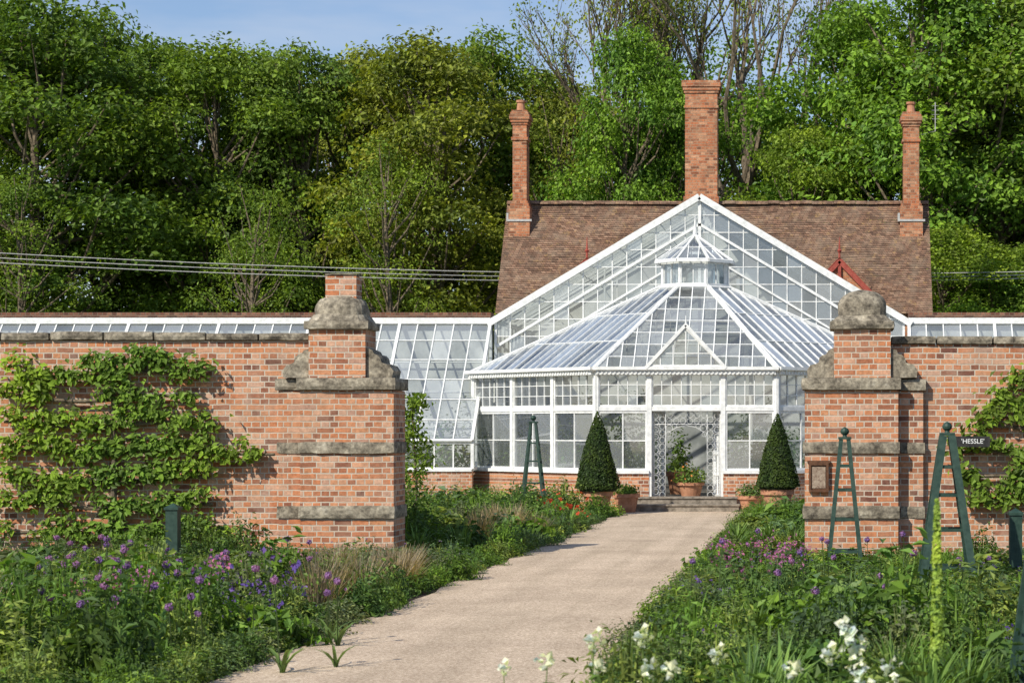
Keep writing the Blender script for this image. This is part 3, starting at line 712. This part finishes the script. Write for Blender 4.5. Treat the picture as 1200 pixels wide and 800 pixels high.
# ---------------------------------------------------------------- climbers on walls
def espalier(tiers,lab,tx,col,dens=330,ls=.045,cull=-.25):
    e=empty('espaliered_pear_tree',(tx,WY-.12,0),lab,'fruit tree')
    tr=MB(); tr.tube([(tx,WY-.12,0),(tx+.03,WY-.11,1.2),(tx,WY-.10,2.5)],[.05,.04,.02],7); cr=MB()
    for z,a,b in tiers:
        pts=[];k=12
        for i in range(k+1): x=a+(b-a)*i/k; pts.append((x,WY-.10,z+.04*math.sin(x*3+z)))
        tr.tube(pts,[.012+.018*(1-min(1,abs(p[0]-tx)/(abs(b-a)+.1))) for p in pts],5)
        nc=int((b-a)*10)
        for i in range(nc):
            cx=a+(b-a)*(i+random.uniform(0,1))/nc;cz=z+random.uniform(-.05,.15)+.04*math.sin(cx*3+z);r=random.uniform(.07,.16)
            if mnoise.noise(Vector((cx*1.6,cz*2.6,4)))<cull: continue
            tr.tube([(cx,WY-.1,z),(cx+random.uniform(-.05,.05),WY-.14,cz+.05)],.005,3)
            n=int(dens/9*r/.11); d=R.normal(size=(n,3)); P=np.array([cx,WY-.18,cz])+d*np.array([r,.05,r*.66])*.75; P[:,1]=np.minimum(P[:,1],WY-.03)
            cr.leaves(P,d*.4+np.array([-.2,-.8,.6])+R.normal(size=(n,3))*.35,ls,.55)
    meshobj('trunk',tr,[m_bark],parent=e); c=meshobj('foliage',cr,[m_leaf],parent=e); c.color=(*col,1)
espalier([(.38,-10.6,-7.7),(.74,-10.7,-7.9),(1.09,-10.6,-7.95),(1.45,-10.7,-7.10),(1.80,-10.6,-7.85),(2.14,-10.6,-8.1),(2.45,-10.5,-8.0),(2.60,-9.5,-8.5)],'espaliered pear tree trained flat against brick wall',-9.2,(.235,.34,.05),330,.048,-.33)
espalier([(.38,-14.4,-10.8),(.72,-14.5,-10.9),(1.08,-14.2,-10.8),(1.45,-14.3,-10.9),(1.82,-14.1,-10.8),(2.18,-14,-10.9)],'espaliered pear tree trained flat against brick wall',-12.6,(.20,.30,.045),250)
espalier([(.78,1.9,4.6),(1.10,1.72,4.7),(1.42,1.70,4.7),(1.76,1.95,4.6),(2.08,2.15,4.6),(2.36,2.4,4.4)],'espaliered pear tree on wall beside the name label',3.2,(.18,.27,.045),300,.055,-.22)

# ---------------------------------------------------------------- garden objects
def obelisk(x,y,hw,h,lab,lw=.05,rw=.035):
    e=empty('garden_obelisk',(x,y,0),lab,'plant support','wooden plant obelisks')
    tw=.045
    for sx in(-1,1):
        for sy in(-1,1):
            m=MB(); m.bar((x+sx*hw,y+sy*hw,0),(x+sx*tw,y+sy*tw,h-.12),lw,lw*.95,(0,-1,0)); meshobj('leg',m,[m_green],parent=e)
    for t in (.16,.40,.62,.8):
        m=MB(); k=hw+(tw-hw)*t; z=(h-.12)*t
        for s in(-1,1): m.bar((x-k,y+s*k,z),(x+k,y+s*k,z),rw,.03,(0,-1,0)); m.bar((x+s*k,y-k,z+.002),(x+s*k,y+k,z+.002),rw,.028,(1,0,0))
        meshobj('rung',m,[m_green],parent=e)
    m=MB(); m.box(x-.08,x+.08,y-.08,y+.08,h-.12,h-.09); m.lathe([(.03,h-.089),(.025,h-.07),(.05,h-.045),(.055,h-.02),(.04,h+.01),(.005,h+.03)],x,y,12); meshobj('finial',m,[m_green],parent=e)
obelisk(PX(990,25),25,.21,PZ(503,25),'slim green painted wooden plant obelisk beside gate pier')
obelisk(PX(1110,22),22,.29,PZ(497,22),'tall green painted wooden plant obelisk in flower bed',.08)
obelisk(PX(625,38),38,.24,PZ(488,38),'green wooden plant obelisk in bed near glasshouse',.04,.025)
obelisk(1.36,12,.26,1.85,'green wooden plant obelisk among tall flowers',.06)
def post(x,y,h):
    e=empty('bed_marker_post',(x,y,0),'short green square post with cap in flower bed','post','green garden posts')
    m=MB(); m.box(x-.07,x+.07,y-.07,y+.07,0,h-.05); meshobj('post_body',m,[m_green],parent=e)
    m=MB(); m.box(x-.085,x+.085,y-.085,y+.085,h-.05,h-.02); m.add([(x-.08,y-.08,h-.02),(x+.08,y-.08,h-.02),(x+.08,y+.08,h-.02),(x-.08,y+.08,h-.02),(x,y,h+.03)],[(0,1,4),(1,2,4),(2,3,4),(3,0,4)]); meshobj('post_cap',m,[m_green],parent=e)
post(PX(203,24.3),24.3,PZ(592,24.3)); post(PX(1190,23),23,PZ(598,23))
def pot(x,y,z,r,h,name,lab,cat,foliage,col,mats,grp):
    e=empty(name,(x,y,z),lab,cat,grp)
    m=MB(); m.lathe([(r*.68,z),(r*.9,z+h*.75),(r*.93,z+h*.8),(r*1.05,z+h*.8),(r*1.05,z+h),(r*.93,z+h),(r*.9,z+h*.93)],x,y,20); meshobj('pot',m,[m_terra],parent=e)
    m=MB(); foliage(m,x,y,z+h); o=meshobj('foliage',m,mats,parent=e); o.color=(*col,1)
def f_cone(H,rb):
    def f(m,x,y,z):
        m.lathe([(rb*.8,z+.0),(rb*.86,z+.12),(rb*.55,z+H*.5),(.02,z+H*.93)],x,y,16,1)
        n=8000; t=1-np.sqrt(R.random(n)); a=R.uniform(0,2*np.pi,n); rr=rb*(1-t)**.78*(.86+.17*R.random(n))*(1+.05*np.sin(a*5+t*9)); rr*=np.clip((t+.03)*14,.75,1)
        P=np.stack([x+rr*np.cos(a),y+rr*np.sin(a),z+t*H],1); Nn=np.stack([np.cos(a),np.sin(a),np.full(n,.45)],1)+R.normal(size=(n,3))*.5
        m.leaves(P,Nn,.024,.6)
    return f
def f_mound(Rm,H,n,fl=None,nf=40,ls=.035):
    def f(m,x,y,z):
        d=R.normal(size=(n,3)); d/=np.linalg.norm(d,axis=1,keepdims=True); d[:,2]=np.abs(d[:,2]); rr=R.uniform(.3,1,(n,1))
        P=np.array([x,y,z])+d*rr*np.array([Rm,Rm,H]); m.leaves(P,d+R.normal(size=(n,3))*.6+np.array([0,0,.3]),ls,.5)
        if fl is not None:
            d2=d[:nf]; P=np.array([x,y,z])+d2*np.array([Rm,Rm,H])*1.03; m.leaves(P,d2+R.normal(size=(nf,3))*.3,.024,.8,1)
    return f
pot(PX(700,41),41,0,.30,.50,'topiary_cone','clipped dark green cone topiary in terracotta pot','topiary',f_cone(1.60,.46),(.06,.095,.025),[m_pleaf,m_core],'potted cone topiaries')
pot(PX(911,41),41,0,.32,.54,'topiary_cone','clipped dark green cone topiary in terracotta pot','topiary',f_cone(1.52,.45),(.06,.095,.025),[m_pleaf,m_core],'potted cone topiaries')
pot(PX(734,42.2),42.2,.03,.27,.38,'potted_plant','terracotta pot with low green plant by steps','potted plant',f_mound(.30,.22,400),(.12,.2,.04),[m_pleaf,m_redp],None)
pot(PX(881,42.2),42.2,.03,.28,.34,'potted_plant','terracotta pot with spreading green plant by steps','potted plant',f_mound(.36,.28,500),(.13,.2,.06),[m_pleaf,m_redp],None)
pot(PX(810,43.9),43.75,.285,.28,.32,'potted_plant','terracotta pot of leafy plants with orange flowers in doorway','potted plant',f_mound(.40,.40,700,1,22),(.16,.24,.05),[m_pleaf,m_orange],None)
pot(PX(796,46),46,.285,.3,.5,'potted_plant','tall leafy shrub in terracotta pot inside glasshouse','potted plant',f_mound(.32,1.1,420,None,0,.05),(.17,.26,.06),[m_pleaf,m_orange],None)
for i,(px,d,z,rm,h) in enumerate([(578,47,.285,.5,1.2),(612,46.4,.285,.5,1.0),(640,45.6,.285,.5,.9),(668,45,.285,.5,1.1),(690,44.8,.285,.4,.7),(730,44.9,.285,.45,1.1),(758,45.8,.285,.4,1.2),(868,45.6,.285,.45,1.2),(895,45.2,.285,.5,1.0),(925,46,.285,.6,1.3),(680,49,.285,.9,2.2),(620,50,.285,.9,2.0),(740,51,.285,.8,2.3),(890,50,.285,.9,2.1),(540,46.9,.01,.6,2.2),(512,46.9,.01,.6,1.9),(488,46.7,.01,.5,1.2),(565,46.9,.01,.5,1.2),(450,46.6,.01,.5,1.5),(528,46.2,.01,.45,1.1)]):
    pot(PX(px,d),d,z,.22,.35,'potted_plant','leafy green plant in pot behind greenhouse glass','potted plant',f_mound(rm,h,int(420*rm/.5),None,0,.06),(.13+.03*(i%3),.21+.03*(i%2),.06),[m_pleaf],'plants inside the glasshouse')

# ---------------------------------------------------------------- border plants
def mound_mesh(Rm,H,n,ls,asp=.5,flow=None,nf=0,fs=.02,up=.3,name='plant',shoots=.03):
    m=MB(); d=R.normal(size=(n,3)); d/=np.linalg.norm(d,axis=1,keepdims=True); d[:,2]=np.abs(d[:,2])
    ph=R.uniform(0,6,4); lump=1+.26*np.sin(4*d[:,0]+ph[0])*np.sin(4*d[:,1]+ph[1])+.2*np.sin(9*d[:,0]+7*d[:,1]+ph[2])
    rr=(.45+.6*R.random(n)**.6)*lump
    P=d*rr[:,None]*np.array([Rm,Rm,H]); m.leaves(P,d*.8+R.normal(size=(n,3))*.5+np.array([0,0,up]),ls,asp,0,1.2)
    for i in range(int(n*shoots)):
        a=random.uniform(0,6.28);r=random.uniform(.1,.9)*Rm; hh=H*(1-.5*(r/Rm)**2)
        b=(r*math.cos(a),r*math.sin(a),hh*.6); m.blade(b,a,hh*.55,random.uniform(.1,.6),.012,0,3)
    if nf:
        dd=R.normal(size=(nf,3)); dd/=np.linalg.norm(dd,axis=1,keepdims=True); dd[:,2]=np.abs(dd[:,2])*.8+.25
        P=dd*np.array([Rm,Rm,H])*R.uniform(.95,1.3,(nf,1))
        for k in range(3): m.leaves(P+R.normal(size=(nf,3))*fs*.4,R.normal(size=(nf,3)),fs,.8,1)
    return m.mesh(name,[m_pleaf]+([flow] if flow else []))
def blade_mesh(n,Ln,lean,w,br,name='plant'):
    m=MB()
    for i in range(n):
        a=random.uniform(0,6.28);r=random.uniform(0,br); m.blade((r*math.cos(a),r*math.sin(a),0),a+random.uniform(-.6,.6),Ln*random.uniform(.6,1.1),random.uniform(.3,1)*lean,w,0,5)
    return m.mesh(name,[m_pleaf])
def plume_mesh():
    m=MB()
    for i in range(230):
        a=random.uniform(0,6.28);r=random.uniform(0,.18); m.blade((r*math.cos(a),r*math.sin(a),0),a,random.uniform(.35,.6),random.uniform(.2,.9),.009,0,5)
    return m.mesh('plant',[m_pleaf])
def tallflower(n,H,flow,fs,cluster,spread=.12,leafn=60,cs=.035):
    m=MB();m2=MB()
    for i in range(n):
        a=random.uniform(0,6.28);r=random.uniform(0,spread) if n>1 else 0;h=H*(random.uniform(.75,1.1) if n>1 else 1);x,y=r*math.cos(a),r*math.sin(a)
        tx,ty=x*1.8+random.uniform(-.04,.04),y*1.8; m.tube([(x,y,0),(x*1.3,y*1.3,h*.5),(tx,ty,h)],[.006,.005,.003],4,0)
        k=leafn//n; t=R.random(k)*.85; P=np.stack([x+(tx-x)*t,y+(ty-y)*t,t*h],1)+R.normal(size=(k,3))*.03; m.leaves(P,R.normal(size=(k,3))+np.array([0,0,.5]),.045,.35)
        P=np.array([tx,ty,h])+R.normal(size=(cluster,3))*np.array([cs,cs,cs*1.1]); m2.leaves(P,R.normal(size=(cluster,3))*.6+np.array([-.3,-.8,.6]),fs,.85)
        P=P+R.normal(size=P.shape)*.008; m2.leaves(P,R.normal(size=(cluster,3))*.6+np.array([-.3,-.8,.6]),fs,.85)
    return m.mesh('plant',[m_pleaf]),m2.mesh('flower_head',[flow])
def allium():
    m=MB();m2=MB()
    for i in range(9): m.blade((0,0,0),random.uniform(0,6.28),.35,1.4,.03,0,4)
    x,y=random.uniform(-.1,.1),random.uniform(-.1,.1);h=random.uniform(.50,.68)
    m.tube([(x*.3,y*.3,0),(x,y,h)],.005,4); n=90; d=R.normal(size=(n,3)); d/=np.linalg.norm(d,axis=1,keepdims=True)
    m2.leaves(np.array([x,y,h])+d*.032*R.uniform(.6,1,(n,1)),d+R.normal(size=(n,3))*.3,.010,.7)
    return m.mesh('plant',[m_pleaf]),m2.mesh('flower_head',[m_purple])
GREENS=[(.13,.22,.04),(.19,.29,.05),(.17,.25,.10),(.09,.16,.045),(.25,.31,.08),(.15,.25,.04),(.12,.18,.085),(.20,.23,.12)]
mounds=[mound_mesh(.34,.42,900,.028),mound_mesh(.32,.44,620,.042,.4),mound_mesh(.38,.34,1200,.021,.6),mound_mesh(.3,.50,760,.036,.28,up=.8),mound_mesh(.4,.38,360,.070,.55,shoots=0)]
mn=['border_plant','border_plant','fine_leaved_plant','upright_leafy_plant','broad_leaved_plant']
fm={'purple':mound_mesh(.34,.40,700,.028,.5,m_purple,16,.015),'magenta':mound_mesh(.32,.40,600,.03,.5,m_mag,18,.016),'violet':mound_mesh(.34,.38,600,.028,.5,m_violet,50,.019),'red':mound_mesh(.32,.40,520,.03,.5,m_redp,9,.026)}
straps=[blade_mesh(80,.52,1.4,.022,.10),blade_mesh(60,.52,.8,.026,.09),blade_mesh(60,.50,1.6,.04,.08)]
plume=plume_mesh(); al=[allium() for _ in range(4)]; wf=[tallflower(1,.8,m_whitep,.024,10,leafn=26,cs=.030),tallflower(1,.8,m_whitep,.023,14,leafn=26,cs=.038)]; mf=[tallflower(4,.58,m_mag,.013,9,leafn=80)]
pts_used=[]
def vis(x,y,m=.8):
    return PX(0,y)-m<x<PX(1200,y)+m
def inst(name,me,x,y,s,col,lab,cat,grp,zs=1.0,child=None):
    o=bpy.data.objects.new(name,me); link(o); o.location=(x,y,.02); o.scale=(s,s,s*zs); o.rotation_euler=(random.uniform(-.08,.08),random.uniform(-.08,.08),random.uniform(0,6.28)); o.color=(*col,1)
    top(o,lab,cat,grp)
    if child is not None:
        c=bpy.data.objects.new('flower_head',child); link(c); c.parent=o
    return o
def jit(c,k=.25): f=random.uniform(1-k,1+k); return tuple(v*f for v in c)
def clear(x,y,r):
    for px,py,pr in pts_used:
        if (x-px)**2+(y-py)**2<(r+pr)**2*.55: return False
    return True
def scatter(bed,n,rmin,tries=20):
    x0,x1,y0,y1=bed; out=[]
    for i in range(n):
        for t in range(tries):
            y=y0+.2+(y1-y0-.3)*random.random(); x=random.uniform(x0+.12,x1-.12)
            if not vis(x,y,.5): continue
            if x>-2.5 and x<pr_at(y)+.25: continue
            if clear(x,y,rmin): pts_used.append((x,y,rmin)); out.append((x,y)); break
    return out
def leafy(x,y,s,zs,i=None):
    if i is None: i=random.randrange(5)
    ci=int((mnoise.noise(Vector((x*.7,y*.5,i*3.0)))*.5+.5)*len(GREENS)*1.3)%len(GREENS)
    inst(mn[i],mounds[i],x,y,s,jit(GREENS[ci],.22),{'border_plant':'bushy green herbaceous plant growing in the flower border','fine_leaved_plant':'low mound of fine green leaves in the border','upright_leafy_plant':'upright plant with narrow green leaves in border','broad_leaved_plant':'broad leaved green plant in the flower border'}[mn[i]],'plant','%ss in the borders'%mn[i].replace('_',' '),zs)
def fill(bed,n):
    for x,y in scatter(bed,n,.27):
        nz=mnoise.noise(Vector((x*.45,y*.45,1.3))); nz2=mnoise.noise(Vector((x*.6+9,y*.35,5))); nz3=mnoise.noise(Vector((x*.8,y*.5,12)))
        right=x>-2.5; edge=abs(x-(pr_at(y) if right else PL)); px=965+x*F/y
        s=random.choice((.7,.85,1.0,1.15,1.35))*(1+.35*nz3)
        if edge<.6: s*=.75
        h=1.0
        if y<26.5:
            if right: h=1.0 if y<16 else (.85 if y<19 else .62)
            else: h=1.1 if y<18 else (1.0 if y<21.5 else .72)
            if y>20: s=min(s,1.0)
        else: h=.95 if not right else .8
        if right and y>39.2: continue
        k='leafy'
        if y<26.5 and not right:
            if 16.5<y<19.5 and 230<px<360 and random.random()<.75: k='violet'
            elif 19<y<23.5 and 370<px<490 and random.random()<.6: k='plume'
            elif nz>.30 and edge>.5: k='purple'
            elif nz<-.40: k='strap'
            elif nz2>.32: k='plume'
            elif nz2<-.42: k='magenta'
        elif y<26.5:
            if nz<-.38: k='strap'
            elif nz>.30 and nz2<0: k='violet'
            elif nz>.36: k='purple'
        else:
            if not right and y>34 and 615<px<730 and random.random()<.35: k='red'
            elif 30<y<34 and 560<px<640 and not right and random.random()<.4: k='plume'
            elif nz>.3: k='strap'
            s*=1.1
        if k=='leafy':
            i=int((mnoise.noise(Vector((x*.5+20,y*.4,2)))*.5+.5)*9)%5
            leafy(x,y,s,h*random.uniform(.75,1.15),i if random.random()<.6 else random.choice((0,1,2,3)))
        elif k=='strap': inst('strap_leaved_plant',random.choice(straps),x,y,min(s,1),jit((.17,.27,.07)),'clump of arching strap shaped green leaves in border','plant','strap-leaved clumps in the borders',h)
        elif k=='plume': inst('grass_tuft',plume,x,y,min(s,1.1),jit((.42,.31,.22)),'tuft of dry brownish ornamental grass in border','grass','ornamental grass tufts',max(h,.85))
        else:
            inst('flowering_plant',fm[k],x,y,s*.95,jit(random.choice(GREENS)),'bushy border plant covered in small %s flowers'%k,'flower','%s flowering plants'%k,h*random.uniform(.8,1.1))
fill((-12,PL-.1,11,26.2),320); fill((PR+.1,5,11,26.2),190); fill((-9,PL-.1,27.3,41),200); fill((PR+.1,1.5,27.3,41),90)
for left in (True,False):
    y=11.0
    while y<(41 if left else 39.5):
        if not (26.2<y<27.2):
            x=PL-random.uniform(.05,.3) if left else pr_at(y)+random.uniform(.15,.38)
            inst('edging_plant',random.choice(mounds[:4]),x,y,random.uniform(.4,.85),jit(random.choice(GREENS)),'low green plant spilling over the gravel path edge','plant','edging plants along the path',random.uniform(.5,.95))
        y+=random.uniform(.26,.55)
for px,d,s in [(225,25.3,1.3),(285,25.5,1.15),(255,24.9,1.1),(150,25.5,1.0),(60,25.4,1.0),(1150,25.5,.8),(478,28.6,1.2),(575,38,1.2),(650,39,1.0),(30,15.5,1.25),(110,13.6,1.1),(330,17.5,1.0),(430,19.5,1.0),(1000,15,1.1),(1120,14.5,1.1),(800,13,1.0),(900,13.5,1.1),(560,33,1.4),(620,36,1.2)]:
    inst('bushy_shrub',mounds[random.choice((0,1,2))],PX(px,d),d,s,jit((.12,.19,.05)),'rounded leafy shrub in the border near brick wall' if d<27 else 'tall leafy shrub in bed near the glasshouse','shrub','shrubs in the borders',1.15)
e=empty('climbing_shrub',(PX(484,29.5),29.5,0),'tall narrow leafy shrub growing beside the gate pier','shrub')
m=MB(); x0=PX(484,29.5); m.tube([(x0,29.5,0),(x0+.05,29.5,1),(x0-.02,29.5,2.1)],[.03,.02,.01],6); meshobj('trunk',m,[m_bark],parent=e)
m=MB(); n=1500; t=R.random(n); P=np.stack([x0+R.normal(size=n)*.13*(1.2-.5*t),29.5+R.normal(size=n)*.14,.2+t*2.05],1); P[:,0]+=.08*np.sin(t*14); m.leaves(P,R.normal(size=(n,3))+np.array([-.3,-.5,.4]),.04,.5); o=meshobj('foliage',m,[m_leaf],parent=e); o.color=(.18,.27,.05,1)
for i in range(82):
    if i<64:
        y=random.uniform(14,21); x=PX(random.choice((random.uniform(60,260),random.uniform(30,400))),y)
    else: y=random.uniform(15,22); x=random.uniform(PR+.4,PX(1200,y))
    a=random.choice(al); inst('allium_plant',a[0],x,y,random.uniform(.8,1.05),(.15,.22,.07),'purple allium with round flower head on thin stem','flower','purple alliums',1,a[1])
for px,y in [(880,19),(902,19.5),(925,18.6),(865,20),(845,19.4),(935,20.5),(890,21),(912,20.3),(900,17.6),(100,14.8),(130,15.2),(115,15.6),(240,17)]:
    a=mf[0]; inst('honesty_plant',a[0],PX(px,y)+random.uniform(-.12,.12),y,random.uniform(.85,1.1),(.14,.22,.07),'upright plant with clusters of magenta flowers','flower','magenta flowering stems',1,a[1])
for px,py,y in [(598,788,9.8),(637,782,9.6),(690,757,9.3),(684,788,9.4),(768,752,9.5),(790,790,9.2),(835,773,9.4),(975,746,9.2),(970,774,9.0),(1030,764,9.3),(915,790,9.2),(1003,792,9.0),(755,788,9.5),(1052,788,9.2)]:
    a=random.choice(wf); x=PX(px,y); s=PZ(py,y)/.8
    inst('white_rocket_plant',a[0],x,y,s,(.14,.22,.06),'tall stem with clusters of small white flowers','flower','white flowering stems beside the path',1,a[1])
for i in range(24):
    y=random.uniform(9.6,11.3); x=random.uniform(PX(775,y),PX(1230,y)); leafy(x,y,random.uniform(.7,1.05),.95,random.choice((0,1,2,4)))
for px,y,h in [(1095,9.5,1.42)]:
    x=PX(px,y); e=empty('foxtail_lily',(x,y,0),'tall yellow green flower spike rising above the border','flower')
    m=MB(); m.tube([(x,y,0),(x+.01,y,h*.6),(x+.015,y,h)],[.010,.008,.003],5)
    for i in range(12): m.blade((x,y,0),random.uniform(0,6.28),.5,1.2,.03,0,4)
    o=meshobj('stem',m,[m_pleaf],parent=e); o.color=(.14,.24,.06,1)
    m=MB(); n=620; t=R.random(n); a=R.uniform(0,6.28,n); rr=.026*(1-t)**.6+.004
    P=np.stack([x+.012+rr*np.cos(a),y+rr*np.sin(a),h*(.48+.52*t)],1); m.leaves(P,np.stack([np.cos(a),np.sin(a),.3+0*a],1)+R.normal(size=(n,3))*.3,.013,.7); meshobj('flower_spike',m,[m_yel],parent=e)
mb=MB()
for b,n in zip(beds,(34000,18000,12000,7000)):
    y=R.uniform(max(b[2],10),b[3],n*3); x=R.uniform(b[0],b[1],n*3); pr=PR+np.maximum(0,16-y)*.055
    k=(x>(0-965)*y/F-.6)&(x<235*y/F+.6)&(np.abs(x-PL)>.04)&~((x>-2.5)&(x<pr+.06)); x=x[k][:n];y=y[k][:n]
    z=.03+R.random(len(x))**1.5*.18
    mb.leaves(np.stack([x,y,z],1),R.normal(size=(len(x),3))*.6+np.array([0,0,.8]),.030,.5)
o=meshobj('ground_cover',mb,[m_pleaf]); o.color=(.10,.17,.04,1); o['kind']='stuff'; top(o,'low green ground cover leaves filling the flower beds','ground cover')
